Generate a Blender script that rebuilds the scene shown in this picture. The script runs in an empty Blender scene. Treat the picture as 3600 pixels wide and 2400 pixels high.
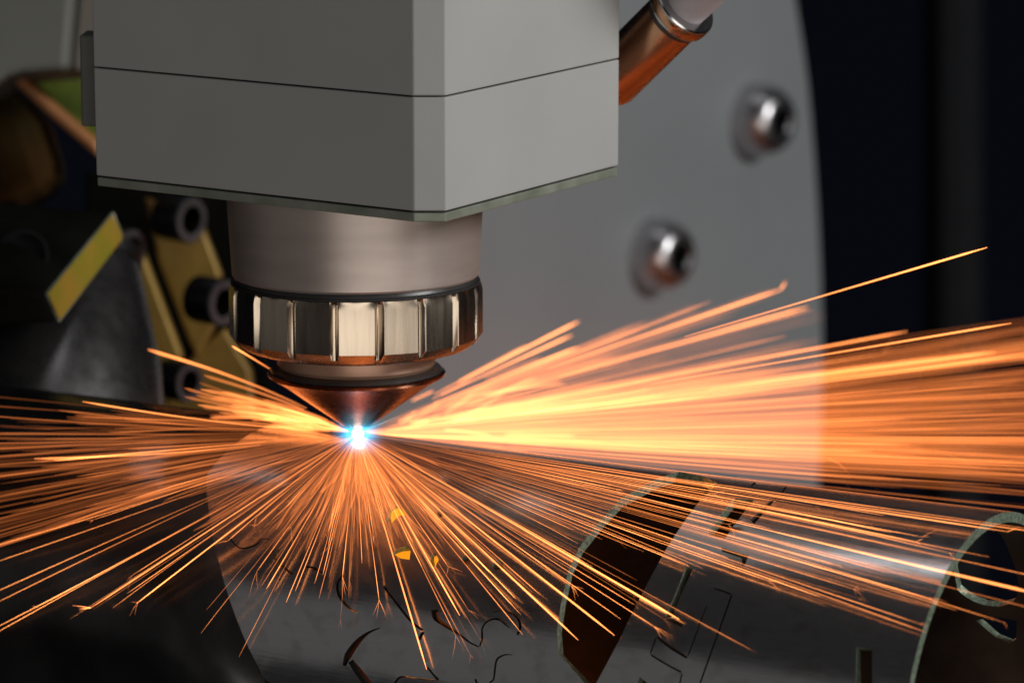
import bpy, math, random
from mathutils import Vector, Matrix, geometry

random.seed(7)
S = 0.001                       # everything below is written in millimetres
SC = bpy.context.scene
COL = SC.collection

# ------------------------------------------------------------------ camera
FPX = 12500.0                   # focal length in units of a 3600 px wide frame (125 mm on 36 mm)
TILT = math.radians(10.5)
FW = Vector((0, math.cos(TILT), -math.sin(TILT)))
RT = Vector((1, 0, 0))
UP = Vector((0, math.sin(TILT), math.cos(TILT)))
DIST = 600.0                    # depth of the cutting spot, which is the origin
def ray(px, py):
    return FW + RT * ((px - 1800) / FPX) + UP * ((1200 - py) / FPX)
CAM = -DIST * ray(1255, 1523)
def at(px, py, d):
    return CAM + ray(px, py) * d
def project(P):
    v = Vector(P) - CAM
    d = v.dot(FW)
    return 1800 + FPX * v.dot(RT) / d, 1200 - FPX * v.dot(UP) / d, d

cam = bpy.data.cameras.new('camera')
cam.lens = 125; cam.sensor_width = 36; cam.sensor_fit = 'HORIZONTAL'
cam.clip_start = 0.02; cam.clip_end = 20
cam.dof.use_dof = True
cam.dof.focus_distance = 0.566
cam.dof.aperture_fstop = 25
cam.dof.aperture_blades = 0
camo = bpy.data.objects.new('camera', cam)
COL.objects.link(camo)
camo.location = CAM * S
camo.rotation_euler = (math.radians(90) - TILT, 0, 0)
SC.camera = camo

# ------------------------------------------------------------------ world, lamps, exposure
w = bpy.data.worlds.new('World'); SC.world = w; w.use_nodes = True
bgn = w.node_tree.nodes['Background']
bgn.inputs['Color'].default_value = (0.35, 0.42, 0.75, 1)
bgn.inputs['Strength'].default_value = 0.006

def area_lamp(name, loc, target, sx, sy, power, color):
    l = bpy.data.lights.new(name, 'AREA'); l.shape = 'RECTANGLE'
    l.size = sx * S; l.size_y = sy * S; l.energy = power; l.color = color
    o = bpy.data.objects.new(name, l); COL.objects.link(o)
    o.location = Vector(loc) * S
    o.rotation_euler = (Vector(target) - Vector(loc)).to_track_quat('-Z', 'Y').to_euler()
    return o
def point_lamp(name, loc, r, power, color):
    l = bpy.data.lights.new(name, 'POINT'); l.shadow_soft_size = r * S; l.energy = power; l.color = color
    o = bpy.data.objects.new(name, l); COL.objects.link(o); o.location = Vector(loc) * S
    return o
area_lamp('work_lamp', (900, -330, 480), (40, 0, 20), 360, 260, 8.6, (1.0, 1.0, 0.97))
strip_lamp = area_lamp('strip_lamp', (-300, 340, 820), (20, -10, 0), 1200, 110, 0.85, (0.95, 0.97, 1.0))
_z = (Vector((-300, 340, 820)) - Vector((20, -10, 0))).normalized(); _x = Vector((.852, -.524, 0)); _x = (_x - _z * _x.dot(_z)).normalized()
strip_lamp.location += _x * .50
strip_lamp.rotation_euler = Matrix((_x, _z.cross(_x), _z)).transposed().to_euler()
area_lamp('side_fill', (-950, -420, 90), (0, 0, 0), 900, 640, 0.26, (1.0, 0.98, 0.95))  # added unseen panel, turns the tube's lower left grey
area_lamp('front_fill', (230, -900, -60), (0, 0, 20), 1000, 420, 3.2, (1.0, 0.95, 0.88))  # added unseen fill, gives the nut a bright front to mirror

vs = SC.view_settings
vs.view_transform = 'Standard'; vs.look = 'None'; vs.gamma = 1; vs.use_curve_mapping = False
vs.exposure = 0.0
cy = SC.cycles
SC.render.engine = 'CYCLES'
cy.use_denoising = True
cy.transparent_max_bounces = 256
cy.max_bounces = 6
cy.sample_clamp_indirect = 3.0
cy.sample_clamp_direct = 0.0
cy.volume_max_steps = 128

# ------------------------------------------------------------------ materials
def nt(name):
    m = bpy.data.materials.new(name); m.use_nodes = True
    return m, m.node_tree, m.node_tree.nodes['Principled BSDF']
def N(t, k, **kw):
    n = t.nodes.new(k)
    for a, b in kw.items(): setattr(n, a, b)
    return n
def L(t, a, b): t.links.new(a, b)
def mat(name, col, rough=.5, metal=0., var=.12, scale=60, bump=0., bscale=400, spec=.5, stretch=(1, 1, 1), col2=None, rvar=.1, coat=0):
    """colour with fine mottling, roughness variation and fine relief"""
    m, t, p = nt(name)
    tc = N(t, 'ShaderNodeTexCoord'); mp = N(t, 'ShaderNodeMapping'); L(t, tc.outputs['Object'], mp.inputs['Vector'])
    mp.inputs['Scale'].default_value = stretch
    n1 = N(t, 'ShaderNodeTexNoise'); n1.inputs['Scale'].default_value = scale; n1.inputs['Detail'].default_value = 6
    L(t, mp.outputs[0], n1.inputs['Vector'])
    r = N(t, 'ShaderNodeValToRGB')
    c2 = col2 or tuple(c * (1 - 2.2 * var) for c in col)
    r.color_ramp.elements[0].position = .32; r.color_ramp.elements[1].position = .68
    r.color_ramp.elements[0].color = (*c2, 1); r.color_ramp.elements[1].color = (*[min(1, c * (1 + var)) for c in col], 1)
    L(t, n1.outputs[0], r.inputs[0]); L(t, r.outputs[0], p.inputs['Base Color'])
    n2 = N(t, 'ShaderNodeTexNoise'); n2.inputs['Scale'].default_value = bscale; n2.inputs['Detail'].default_value = 4
    L(t, mp.outputs[0], n2.inputs['Vector'])
    mr = N(t, 'ShaderNodeMapRange'); mr.inputs['To Min'].default_value = max(.03, rough - rvar); mr.inputs['To Max'].default_value = min(1, rough + rvar)
    L(t, n2.outputs[0], mr.inputs['Value']); L(t, mr.outputs[0], p.inputs['Roughness'])
    p.inputs['Metallic'].default_value = metal
    p.inputs['Specular IOR Level'].default_value = spec
    p.inputs['Coat Weight'].default_value = coat
    if bump:
        b = N(t, 'ShaderNodeBump'); b.inputs['Strength'].default_value = bump; b.inputs['Distance'].default_value = .0002
        L(t, n2.outputs[0], b.inputs['Height']); L(t, b.outputs[0], p.inputs['Normal'])
    return m

M = {}
M['paint'] = mat('grey_machine_paint', (.325, .325, .32), .45, 0, .02, 45, .06, 2500, .3)
M['plate_edge'] = mat('worn_plate_edge', (.19, .20, .17), .45, .2, .25, 160, .3, 900, .4, col2=(.13, .15, .11))
M['guard'] = mat('grey_guard_paint', (.205, .218, .230), .5, 0, .04, 12, .0, 300, .35)
M['sleeve'] = mat('satin_sleeve_metal', (.43, .36, .325), .42, .6, .04, 70, .05, 1800, .5, stretch=(1, 1, 6), rvar=.05)
M['nut'] = mat('polished_nut_steel', (.44, .36, .28), .26, 1, .12, 300, .05, 900, .5, stretch=(1, 1, .08), rvar=.08)
M['black_ring'] = mat('dark_steel_ring', (.035, .033, .033), .3, 0, .1, 200, 0, 500)
M['brown_ring'] = mat('brown_anodised_ring', (.38, .22, .15), .42, .45, .1, 120, .05, 800, rvar=.06)
M['copper_tip'] = mat('heat_stained_copper', (.30, .12, .065), .26, 1, .25, 90, .08, 600, col2=(.12, .05, .035), rvar=.08)
M['copper'] = mat('polished_copper', (.66, .36, .20), .26, 1, .05, 100, 0, 500, rvar=.05)
M['steel'] = mat('bright_steel', (.55, .55, .55), .22, 1, .08, 120, 0, 400, rvar=.06)
M['lilac_hose'] = mat('pale_lilac_hose', (.40, .36, .38), .5, 0, .05, 60, 0, 400)
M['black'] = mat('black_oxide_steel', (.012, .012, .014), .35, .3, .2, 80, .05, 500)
M['black_block'] = mat('black_anodised_block', (.006, .006, .005), .95, 0, .2, 60, .05, 500, .0)
M['yellow'] = mat('yellow_chromate', (.42, .24, .035), .4, .3, .1, 45, .0, 300, col2=(.20, .27, .015))
M['olive'] = mat('olive_brass_plate', (.32, .21, .04), .42, .4, .25, 35, .05, 300, col2=(.11, .06, .015))
M['green_panel'] = mat('grey_green_panel', (.125, .13, .115), .6, 0, .08, 12, 0, 200)
M['beige_panel'] = mat('beige_panel', (.15, .135, .115), .6, 0, .08, 12, 0, 200)
M['green'] = mat('green_painted_casting', (.14, .19, .015), .5, .1, .35, 50, .1, 200, col2=(.03, .05, .005))
M['orange_rail'] = mat('orange_brown_rail', (.36, .15, .05), .5, 0, .15, 40, 0, 200)
M['dark_brown'] = mat('dark_brown_casting', (.045, .020, .006), .9, 0, .3, 20, .1, 200, .05, col2=(.006, .009, .003))
M['grey_steel'] = mat('blue_grey_turned_steel', (.20, .19, .19), .28, .95, .3, 30, .0, 300, rvar=.08)
M['bolt'] = mat('stainless_bolt', (.60, .58, .60), .32, 1, .06, 150, .08, 500, rvar=.07)
M['reflection'] = mat('dark_tube_reflection', (.050, .048, .048), .26, .7, .3, 40, .05, 200)  # dark reflections on the tube put into this shell's colour
M['navy'] = mat('dark_navy_paint', (.003, .0035, .006), .9, 0, .1, 8, 0, 100)
M['olive_rim'] = mat('olive_worn_rim', (.10, .10, .025), .4, .3, .3, 80, 0, 300)

# tube: drawn steel with lengthwise grain, hot brown staining round the cut
def tube_material():
    m, t, p = nt('drawn_steel_tube')
    tc = N(t, 'ShaderNodeTexCoord')
    mp = N(t, 'ShaderNodeMapping'); L(t, tc.outputs['UV'], mp.inputs['Vector']); mp.inputs['Scale'].default_value = (6, 90, 1)
    n1 = N(t, 'ShaderNodeTexNoise'); n1.inputs['Scale'].default_value = 3; n1.inputs['Detail'].default_value = 8
    L(t, mp.outputs[0], n1.inputs['Vector'])
    mp2 = N(t, 'ShaderNodeMapping'); L(t, tc.outputs['UV'], mp2.inputs['Vector']); mp2.inputs['Scale'].default_value = (12, 14, 1)
    n2 = N(t, 'ShaderNodeTexNoise'); n2.inputs['Scale'].default_value = 2.2; n2.inputs['Detail'].default_value = 7
    L(t, mp2.outputs[0], n2.inputs['Vector'])
    mix = N(t, 'ShaderNodeMix', data_type='RGBA'); mix.inputs[6].default_value = (.36, .355, .355, 1); mix.inputs[7].default_value = (.46, .46, .465, 1)
    L(t, n1.outputs[0], mix.inputs[0])
    st = N(t, 'ShaderNodeMapRange'); st.inputs['From Min'].default_value = .52; st.inputs['From Max'].default_value = .72; st.inputs['To Max'].default_value = .55
    L(t, n2.outputs[0], st.inputs['Value'])
    mix2 = N(t, 'ShaderNodeMix', data_type='RGBA'); L(t, st.outputs[0], mix2.inputs[0]); L(t, mix.outputs[2], mix2.inputs[6])
    mix2.inputs[7].default_value = (.28, .235, .21, 1)
    L(t, mix2.outputs[2], p.inputs['Base Color'])
    mr = N(t, 'ShaderNodeMapRange'); mr.inputs['To Min'].default_value = .13; mr.inputs['To Max'].default_value = .28
    L(t, n1.outputs[0], mr.inputs['Value']); L(t, mr.outputs[0], p.inputs['Roughness'])
    p.inputs['Metallic'].default_value = .9
    b = N(t, 'ShaderNodeBump'); b.inputs['Strength'].default_value = .05; b.inputs['Distance'].default_value = .0002
    L(t, n1.outputs[0], b.inputs['Height']); L(t, b.outputs[0], p.inputs['Normal'])
    return m
M['tube'] = tube_material()
def edge_material():
    m, t, p = nt('laser_cut_edge')
    tc = N(t, 'ShaderNodeTexCoord')
    n1 = N(t, 'ShaderNodeTexNoise'); n1.inputs['Scale'].default_value = 1500; n1.inputs['Detail'].default_value = 3
    L(t, tc.outputs['Object'], n1.inputs['Vector'])
    r = N(t, 'ShaderNodeValToRGB'); r.color_ramp.elements[0].color = (.11, .14, .10, 1); r.color_ramp.elements[1].color = (.30, .37, .28, 1)  # greenish sheen of reflected light put into the base colour
    r.color_ramp.elements[0].position = .3; r.color_ramp.elements[1].position = .7
    L(t, n1.outputs[0], r.inputs[0]); L(t, r.outputs[0], p.inputs['Base Color'])
    p.inputs['Metallic'].default_value = .55; p.inputs['Roughness'].default_value = .38
    b = N(t, 'ShaderNodeBump'); b.inputs['Strength'].default_value = .5; b.inputs['Distance'].default_value = .0003
    L(t, n1.outputs[0], b.inputs['Height']); L(t, b.outputs[0], p.inputs['Normal'])
    return m
M['edge'] = edge_material()
M['bore'] = mat('dark_bore', (.050, .030, .020), .42, .35, .35, 60, .15, 500, col2=(.016, .010, .008))  # dark reflections inside the bore put into its colour
M['dark_kerf'] = mat('dark_kerf_wall', (.03, .027, .024), .6, .2, .3, 500, .1, 900)  # kerf walls darker than the other cut edges

def spark_material():
    """incandescent metal: colour and brightness follow the temperature stored per vertex;
    the light of crossing sparks adds up"""
    m = bpy.data.materials.new('incandescent_spark'); m.use_nodes = True; t = m.node_tree; t.nodes.clear()
    out = N(t, 'ShaderNodeOutputMaterial'); add = N(t, 'ShaderNodeAddShader')
    em = N(t, 'ShaderNodeEmission'); tr = N(t, 'ShaderNodeBsdfTransparent')
    at_ = N(t, 'ShaderNodeAttribute', attribute_name='spark_temp')
    r = N(t, 'ShaderNodeValToRGB')
    r.color_ramp.elements[0].position = 0; r.color_ramp.elements[0].color = (1, .25, .058, 1)
    r.color_ramp.elements[1].position = 1; r.color_ramp.elements[1].color = (1, .325, .085, 1)
    L(t, at_.outputs['Fac'], r.inputs[0]); L(t, r.outputs[0], em.inputs['Color'])
    ml = N(t, 'ShaderNodeMath', operation='MULTIPLY'); ml.inputs[1].default_value = 2.6
    L(t, at_.outputs['Fac'], ml.inputs[0]); L(t, ml.outputs[0], em.inputs['Strength'])
    L(t, em.outputs[0], add.inputs[0]); L(t, tr.outputs[0], add.inputs[1]); L(t, add.outputs[0], out.inputs['Surface'])
    try: m.cycles.emission_sampling = 'NONE'
    except Exception: pass
    return m
M['spark'] = spark_material()
def glow_material(name, col, strength):
    m = bpy.data.materials.new(name); m.use_nodes = True; t = m.node_tree; t.nodes.clear()
    out = N(t, 'ShaderNodeOutputMaterial'); em = N(t, 'ShaderNodeEmission')
    em.inputs['Color'].default_value = (*col, 1); em.inputs['Strength'].default_value = strength
    L(t, em.outputs[0], out.inputs['Surface'])
    try: m.cycles.emission_sampling = 'NONE'
    except Exception: pass
    return m
M['arc'] = glow_material('white_hot_arc', (.78, .95, 1), 5)
M['arc_ray'] = glow_material('blue_white_spike', (.30, .75, 1), 1.3)
def plasma_material(radius, col, k, power):
    m = bpy.data.materials.new('blue_plasma'); m.use_nodes = True; t = m.node_tree; t.nodes.clear()
    out = N(t, 'ShaderNodeOutputMaterial'); em = N(t, 'ShaderNodeEmission'); em.inputs['Color'].default_value = (*col, 1)
    tc = N(t, 'ShaderNodeTexCoord'); ln = N(t, 'ShaderNodeVectorMath', operation='LENGTH'); L(t, tc.outputs['Object'], ln.inputs[0])
    mr = N(t, 'ShaderNodeMapRange'); mr.inputs['From Max'].default_value = radius * S; mr.inputs['To Min'].default_value = 1; mr.inputs['To Max'].default_value = 0
    L(t, ln.outputs['Value'], mr.inputs['Value'])
    pw = N(t, 'ShaderNodeMath', operation='POWER'); pw.inputs[1].default_value = power; L(t, mr.outputs[0], pw.inputs[0])
    ml = N(t, 'ShaderNodeMath', operation='MULTIPLY'); ml.inputs[1].default_value = k; L(t, pw.outputs[0], ml.inputs[0])
    L(t, ml.outputs[0], em.inputs['Strength']); L(t, em.outputs[0], out.inputs['Volume'])
    return m

# ------------------------------------------------------------------ mesh helpers (mm in, metres out)
def origin_of(parent):
    o = Vector((0, 0, 0))
    while parent is not None:
        o += parent.location; parent = parent.parent
    return o
def mesh_obj(name, verts, faces, material, parent=None, smooth=False, bevel=0, base=None, heat=None, uv=None, segs=2):
    verts = [Vector(v) * S for v in verts]
    if parent is None:
        if base is None:
            n = len(verts)
            base = Vector((sum(v.x for v in verts) / n, sum(v.y for v in verts) / n, min(v.z for v in verts)))
        else:
            base = Vector(base) * S
        off = base
    else:
        off = origin_of(parent); base = Vector((0, 0, 0))
    me = bpy.data.meshes.new(name)
    me.from_pydata([v - off for v in verts], [], faces)
    if heat is not None:
        a = me.attributes.new('spark_temp', 'FLOAT', 'POINT'); a.data.foreach_set('value', heat)
    if uv is not None:
        ul = me.uv_layers.new(name='UVMap')
        for lp in me.loops: ul.data[lp.index].uv = uv[lp.vertex_index]
    me.materials.append(material)
    if smooth: me.polygons.foreach_set('use_smooth', [True] * len(me.polygons))
    me.update()
    o = bpy.data.objects.new(name, me); COL.objects.link(o); o.location = base
    if parent is not None: o.parent = parent
    if bevel:
        b = o.modifiers.new('bevel', 'BEVEL'); b.width = bevel * S; b.segments = segs; b.limit_method = 'ANGLE'; b.angle_limit = math.radians(30)
        b.harden_normals = False
    return o
def tag(o, label, cat=None, group=None, kind=None):
    if label: o['label'] = label
    if cat: o['category'] = cat
    if group: o['group'] = group
    if kind: o['kind'] = kind
    return o
def thing(name, loc, label, cat, group=None):
    o = bpy.data.objects.new(name, None); COL.objects.link(o); o.location = Vector(loc) * S
    o.empty_display_size = .005
    return tag(o, label, cat, group)
def prism(name, poly, ext, material, parent=None, bevel=0, segs=2):
    """closed solid: polygon of 3D points swept along the vector ext"""
    n = len(poly); e = Vector(ext)
    a = [Vector(p) for p in poly]
    vs_ = a + [p + e for p in a]
    nrm = Vector((0, 0, 0))
    for i in range(n): nrm += a[i].cross(a[(i + 1) % n])
    fl = nrm.dot(e) > 0
    f = [tuple(range(n))[::-1] if fl else tuple(range(n)), tuple(range(n, 2 * n)) if fl else tuple(range(n, 2 * n))[::-1]]
    for i in range(n):
        j = (i + 1) % n
        q = (i, j, j + n, i + n)
        f.append(q if fl else q[::-1])
    return mesh_obj(name, vs_, f, material, parent, bevel=bevel, segs=segs)
def frame(axis):
    a = Vector(axis).normalized()
    h = Vector((0, 0, 1)) if abs(a.z) < .9 else Vector((1, 0, 0))
    u = h.cross(a).normalized(); v = a.cross(u)
    return a, u, v
def lathe(name, prof, org, axis, material, parent=None, seg=64, smooth=True, rfun=None, close=True, sharp=True):
    """surface of revolution; prof is a list of (radius, height) or (radius, height, flag) for rfun"""
    a, u, v = frame(axis); org = Vector(org)
    vs_, f = [], []
    for i, pr in enumerate(prof):
        for k in range(seg):
            ph = 2 * math.pi * k / seg
            r = pr[0] if rfun is None else rfun(pr, ph)
            vs_.append(org + a * pr[1] + (u * math.cos(ph) + v * math.sin(ph)) * r)
    for i in range(len(prof) - 1):
        for k in range(seg):
            k2 = (k + 1) % seg
            f.append((i * seg + k, i * seg + k2, (i + 1) * seg + k2, (i + 1) * seg + k))
    if close:
        f.append(tuple(range(seg))[::-1]); m0 = (len(prof) - 1) * seg; f.append(tuple(range(m0, m0 + seg)))
    o = mesh_obj(name, vs_, f, material, parent, smooth=smooth)
    if smooth and sharp:
        try: o.data.set_sharp_from_angle(angle=math.radians(32))
        except Exception: pass
    return o
def sweep(path, radii, sides=4):
    """tube along a polyline; returns verts, faces"""
    vs_, f = [], []
    n = len(path)
    for i in range(n):
        d = (path[min(i + 1, n - 1)] - path[max(i - 1, 0)])
        if d.length < 1e-9: d = Vector((1, 0, 0))
        d.normalize()
        h = Vector((0, 0, 1)) if abs(d.z) < .9 else Vector((1, 0, 0))
        u = h.cross(d).normalized(); v = d.cross(u)
        for k in range(sides):
            ph = 2 * math.pi * (k + .5) / sides
            vs_.append(path[i] + (u * math.cos(ph) + v * math.sin(ph)) * radii[i])
    for i in range(n - 1):
        for k in range(sides):
            k2 = (k + 1) % sides
            f.append((i * sides + k, i * sides + k2, (i + 1) * sides + k2, (i + 1) * sides + k))
    f.append(tuple(range(sides))[::-1]); f.append(tuple(range((n - 1) * sides, n * sides)))
    return vs_, f
def smooth_line(pts, n):
    """Catmull-Rom through 2D or 3D points"""
    P = [Vector(p) for p in pts]
    if len(P) < 3: return [P[0].lerp(P[-1], i / n) for i in range(n + 1)]
    P = [2 * P[0] - P[1]] + P + [2 * P[-1] - P[-2]]
    out = []
    m = len(P) - 3
    for i in range(n + 1):
        x = min(i / n * m, m - 1e-6); k = int(x); u = x - k
        a, b, c, d = P[k:k + 4]
        out.append(.5 * (2 * b + (c - a) * u + (2 * a - 5 * b + 4 * c - d) * u * u + (3 * b - a - 3 * c + d) * u ** 3))
    return out

# ------------------------------------------------------------------ the tube's axis system
AL, EP, TR, TZ = math.radians(31.6), math.radians(-.4), 32.0, -.6
TW = 1.6                                       # wall thickness
AX = Vector((math.cos(AL) * math.cos(EP), -math.sin(AL) * math.cos(EP), -math.sin(EP)))
TN = Vector((-math.sin(AL), -math.cos(AL), 0)) # sideways, towards the camera
TV = AX.cross(TN)
if TV.z < 0: TV = -TV
TQ = Vector((0, 0, TZ)) - TR * TV
def tube_pt(s, th, r):
    return TQ + AX * s + (TV * math.cos(th) + TN * math.sin(th)) * r
def tube_hit(px, py, r=TR, far=False):
    """(s, theta, depth, hit) where the line of sight meets the tube"""
    d = ray(px, py); o = CAM - TQ
    dp = d - AX * d.dot(AX); op = o - AX * o.dot(AX)
    a = dp.dot(dp); b = 2 * dp.dot(op); c = op.dot(op) - r * r
    q = b * b - 4 * a * c; hit = q > 0
    t = (-b + (math.sqrt(q) if far else -math.sqrt(q)) if hit else -b) / (2 * a)
    P = CAM + d * t - TQ
    return P.dot(AX), math.atan2(P.dot(TN), P.dot(TV)), t, hit
S0, S1 = -150.0, 116.7

def in_poly(x, y, poly):
    c = False; n = len(poly); j = n - 1
    for i in range(n):
        xi, yi = poly[i]; xj, yj = poly[j]
        if (yi > y) != (yj > y) and x < (xj - xi) * (y - yi) / (yj - yi) + xi: c = not c
        j = i
    return c
def densify(pts, step):
    out = []
    n = len(pts)
    for i in range(n):
        a, b = Vector(pts[i]), Vector(pts[(i + 1) % n])
        k = max(1, int((b - a).length / step))
        out += [tuple(a.lerp(b, q / k)) for q in range(k)]
    return out
def strip(pts, widths, n=None):
    """outline of a kerf of changing width along a smoothed line"""
    n = n or max(8, 5 * (len(pts) - 1))
    ln = smooth_line(pts, n)
    m = len(widths) - 1
    l, r = [], []
    for i, p in enumerate(ln):
        d = (ln[min(i + 1, n)] - ln[max(i - 1, 0)]).normalized()
        x = i / n * m; k = min(int(x), m - 1); w_ = widths[k] + (widths[k + 1] - widths[k]) * (x - k)
        nn = Vector((-d.y, d.x)) * w_ / 2
        l.append(tuple(p + nn)); r.append(tuple(p - nn))
    return l + r[::-1]
def blob(x, y, rx, ry, n=10, seed=0):
    rr = random.Random(seed)
    return [(x + rx * math.cos(6.2832 * i / n) * rr.uniform(.75, 1.15), y + ry * math.sin(6.2832 * i / n) * rr.uniform(.75, 1.15)) for i in range(n)]

FRONT = [   # openings cut in the near side of the tube, as seen
 [(2522,1697),(2470,1672),(2387,1657),(2310,1681),(2183,1751),(2106,1834),(2036,1923),(1998,2006),(1972,2121),(1958,2216),(1964,2298),
  (2055,2400),(2110,2475),(2096,2400),(2178,2247),(2224,2150),(2244,2112),(2290,2023),(2328,1954),(2351,1914),(2385,1863),(2420,1812),(2461,1758),(2500,1722)],
 [(2582,1750),(2652,1756),(2629,1781),(2581,1845),(2549,1891),(2486,1879),(2527,1817),(2565,1768)],
 [(2535,1923),(2632,1952),(2616,1990),(2604,1988),(2606,1960),(2540,1938)],
 [(2412,1990),(2436,1998),(2398,2080),(2362,2166),(2338,2168),(2375,2085)],
 [(2338,2172),(2364,2172),(2400,2192),(2395,2203)],
 [(2688,1675),(2758,1682),(2758,1696),(2688,1688)],
 [(3011,2272),(3066,2274),(3066,2450),(3008,2450)],
 [(2239,2402),(2249,2377),(2279,2402),(2300,2440),(2230,2440)],
 strip([(2764,1712),(2700,1775),(2644,1835)], [7, 12, 20]),
 strip([(2655,1696),(2637,1708)], [8, 8]),
 strip([(2309,2237),(2360,2276),(2415,2310)], [7, 10, 9]),
 strip([(2305,2243),(2286,2296)], [5, 5]),
 strip([(2288,2300),(2340,2332),(2395,2361)], [6, 6, 6]),
 strip([(2397,2366),(2386,2420)], [5, 5]),
 strip([(2484,2127),(2461,2189),(2427,2281),(2417,2304)], [3, 4, 5, 4]),
 strip([(2572,2089),(2520,2235),(2463,2395),(2450,2430)], [7, 6, 6, 6]),
 strip([(2511,2066),(2568,2086)], [5, 6]),
 strip([(1210,2020),(1190,2040),(1186,2072),(1199,2104),(1228,2136),(1256,2152)], [8, 9, 10, 10, 9, 4]),
 strip([(1349,2059),(1387,2110),(1444,2181),(1486,2214)], [10, 8, 9, 8]),
 strip([(1488,2220),(1473,2246)], [11, 11]),
 strip([(1527,2142),(1531,2165),(1543,2181),(1610,2225),(1648,2254),(1682,2272)], [24, 24, 16, 9, 6, 5]),
 strip([(1686,2270),(1695,2244),(1695,2209),(1712,2184),(1744,2174),(1770,2187),(1789,2206)], [5, 8, 6, 6, 7, 6, 2]),
 strip([(1735,2152),(1766,2144),(1798,2155),(1821,2174),(1829,2200),(1819,2230)], [3, 4, 6, 8, 10, 8]),
 strip([(1336,2205),(1291,2225),(1253,2260),(1224,2302),(1210,2338)], [3, 10, 22, 26, 12]),
 strip([(1232,2322),(1262,2362),(1305,2420)], [20, 28, 30]),
 strip([(1387,2400),(1409,2378),(1460,2382),(1527,2390)], [7, 7, 4, 5]),
 strip([(1502,2343),(1524,2370),(1541,2388)], [7, 7, 9]),
 strip([(1720,2398),(1735,2386),(1740,2350),(1748,2315),(1776,2300),(1802,2301)], [5, 6, 7, 7, 5, 2]),
 strip([(1671,2385),(1680,2410)], [8, 8]),
 strip([(820,2263),(800,2292)], [4, 4]),
 strip([(800,2296),(868,2350),(950,2402)], [4, 5, 5]),
 strip([(802,1886),(843,1925),(894,1916),(924,1893),(950,1896)], [4, 5, 6, 5, 3]),
 strip([(955,1927),(970,1967),(1027,2018)], [4, 7, 9]),
 strip([(1067,1990),(1103,1995),(1134,2018)], [4, 8, 8]),
 [(1378,1943),(1405,1924),(1435,1914),(1443,1938),(1440,1966),(1409,1962)],
 [(1375,1790),(1395,1778),(1435,1795),(1437,1808),(1402,1812),(1378,1836),(1356,1828)],
 blob(1547, 1804, 12, 15, seed=1), blob(1527, 1967, 14, 24, seed=2), blob(1639, 1967, 17, 20, seed=3), blob(1751, 1985, 22, 18, seed=4),
 blob(820, 2160, 0.1, 0.1, seed=5),
]
FRONT = FRONT[:-1]
BACK = [    # openings in the far wall, seen through the tube's open end
 [(3350,1985),(3385,1925),(3430,1875),(3485,1845),(3520,1880),(3540,1920),(3568,1990),(3585,2075),(3560,2118),(3512,2132),(3460,2126),(3421,2112),(3390,2093),(3366,2073)],
 [(3429,2179),(3500,2168),(3575,2180),(3572,2245),(3548,2258),(3500,2238)],
]
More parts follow.
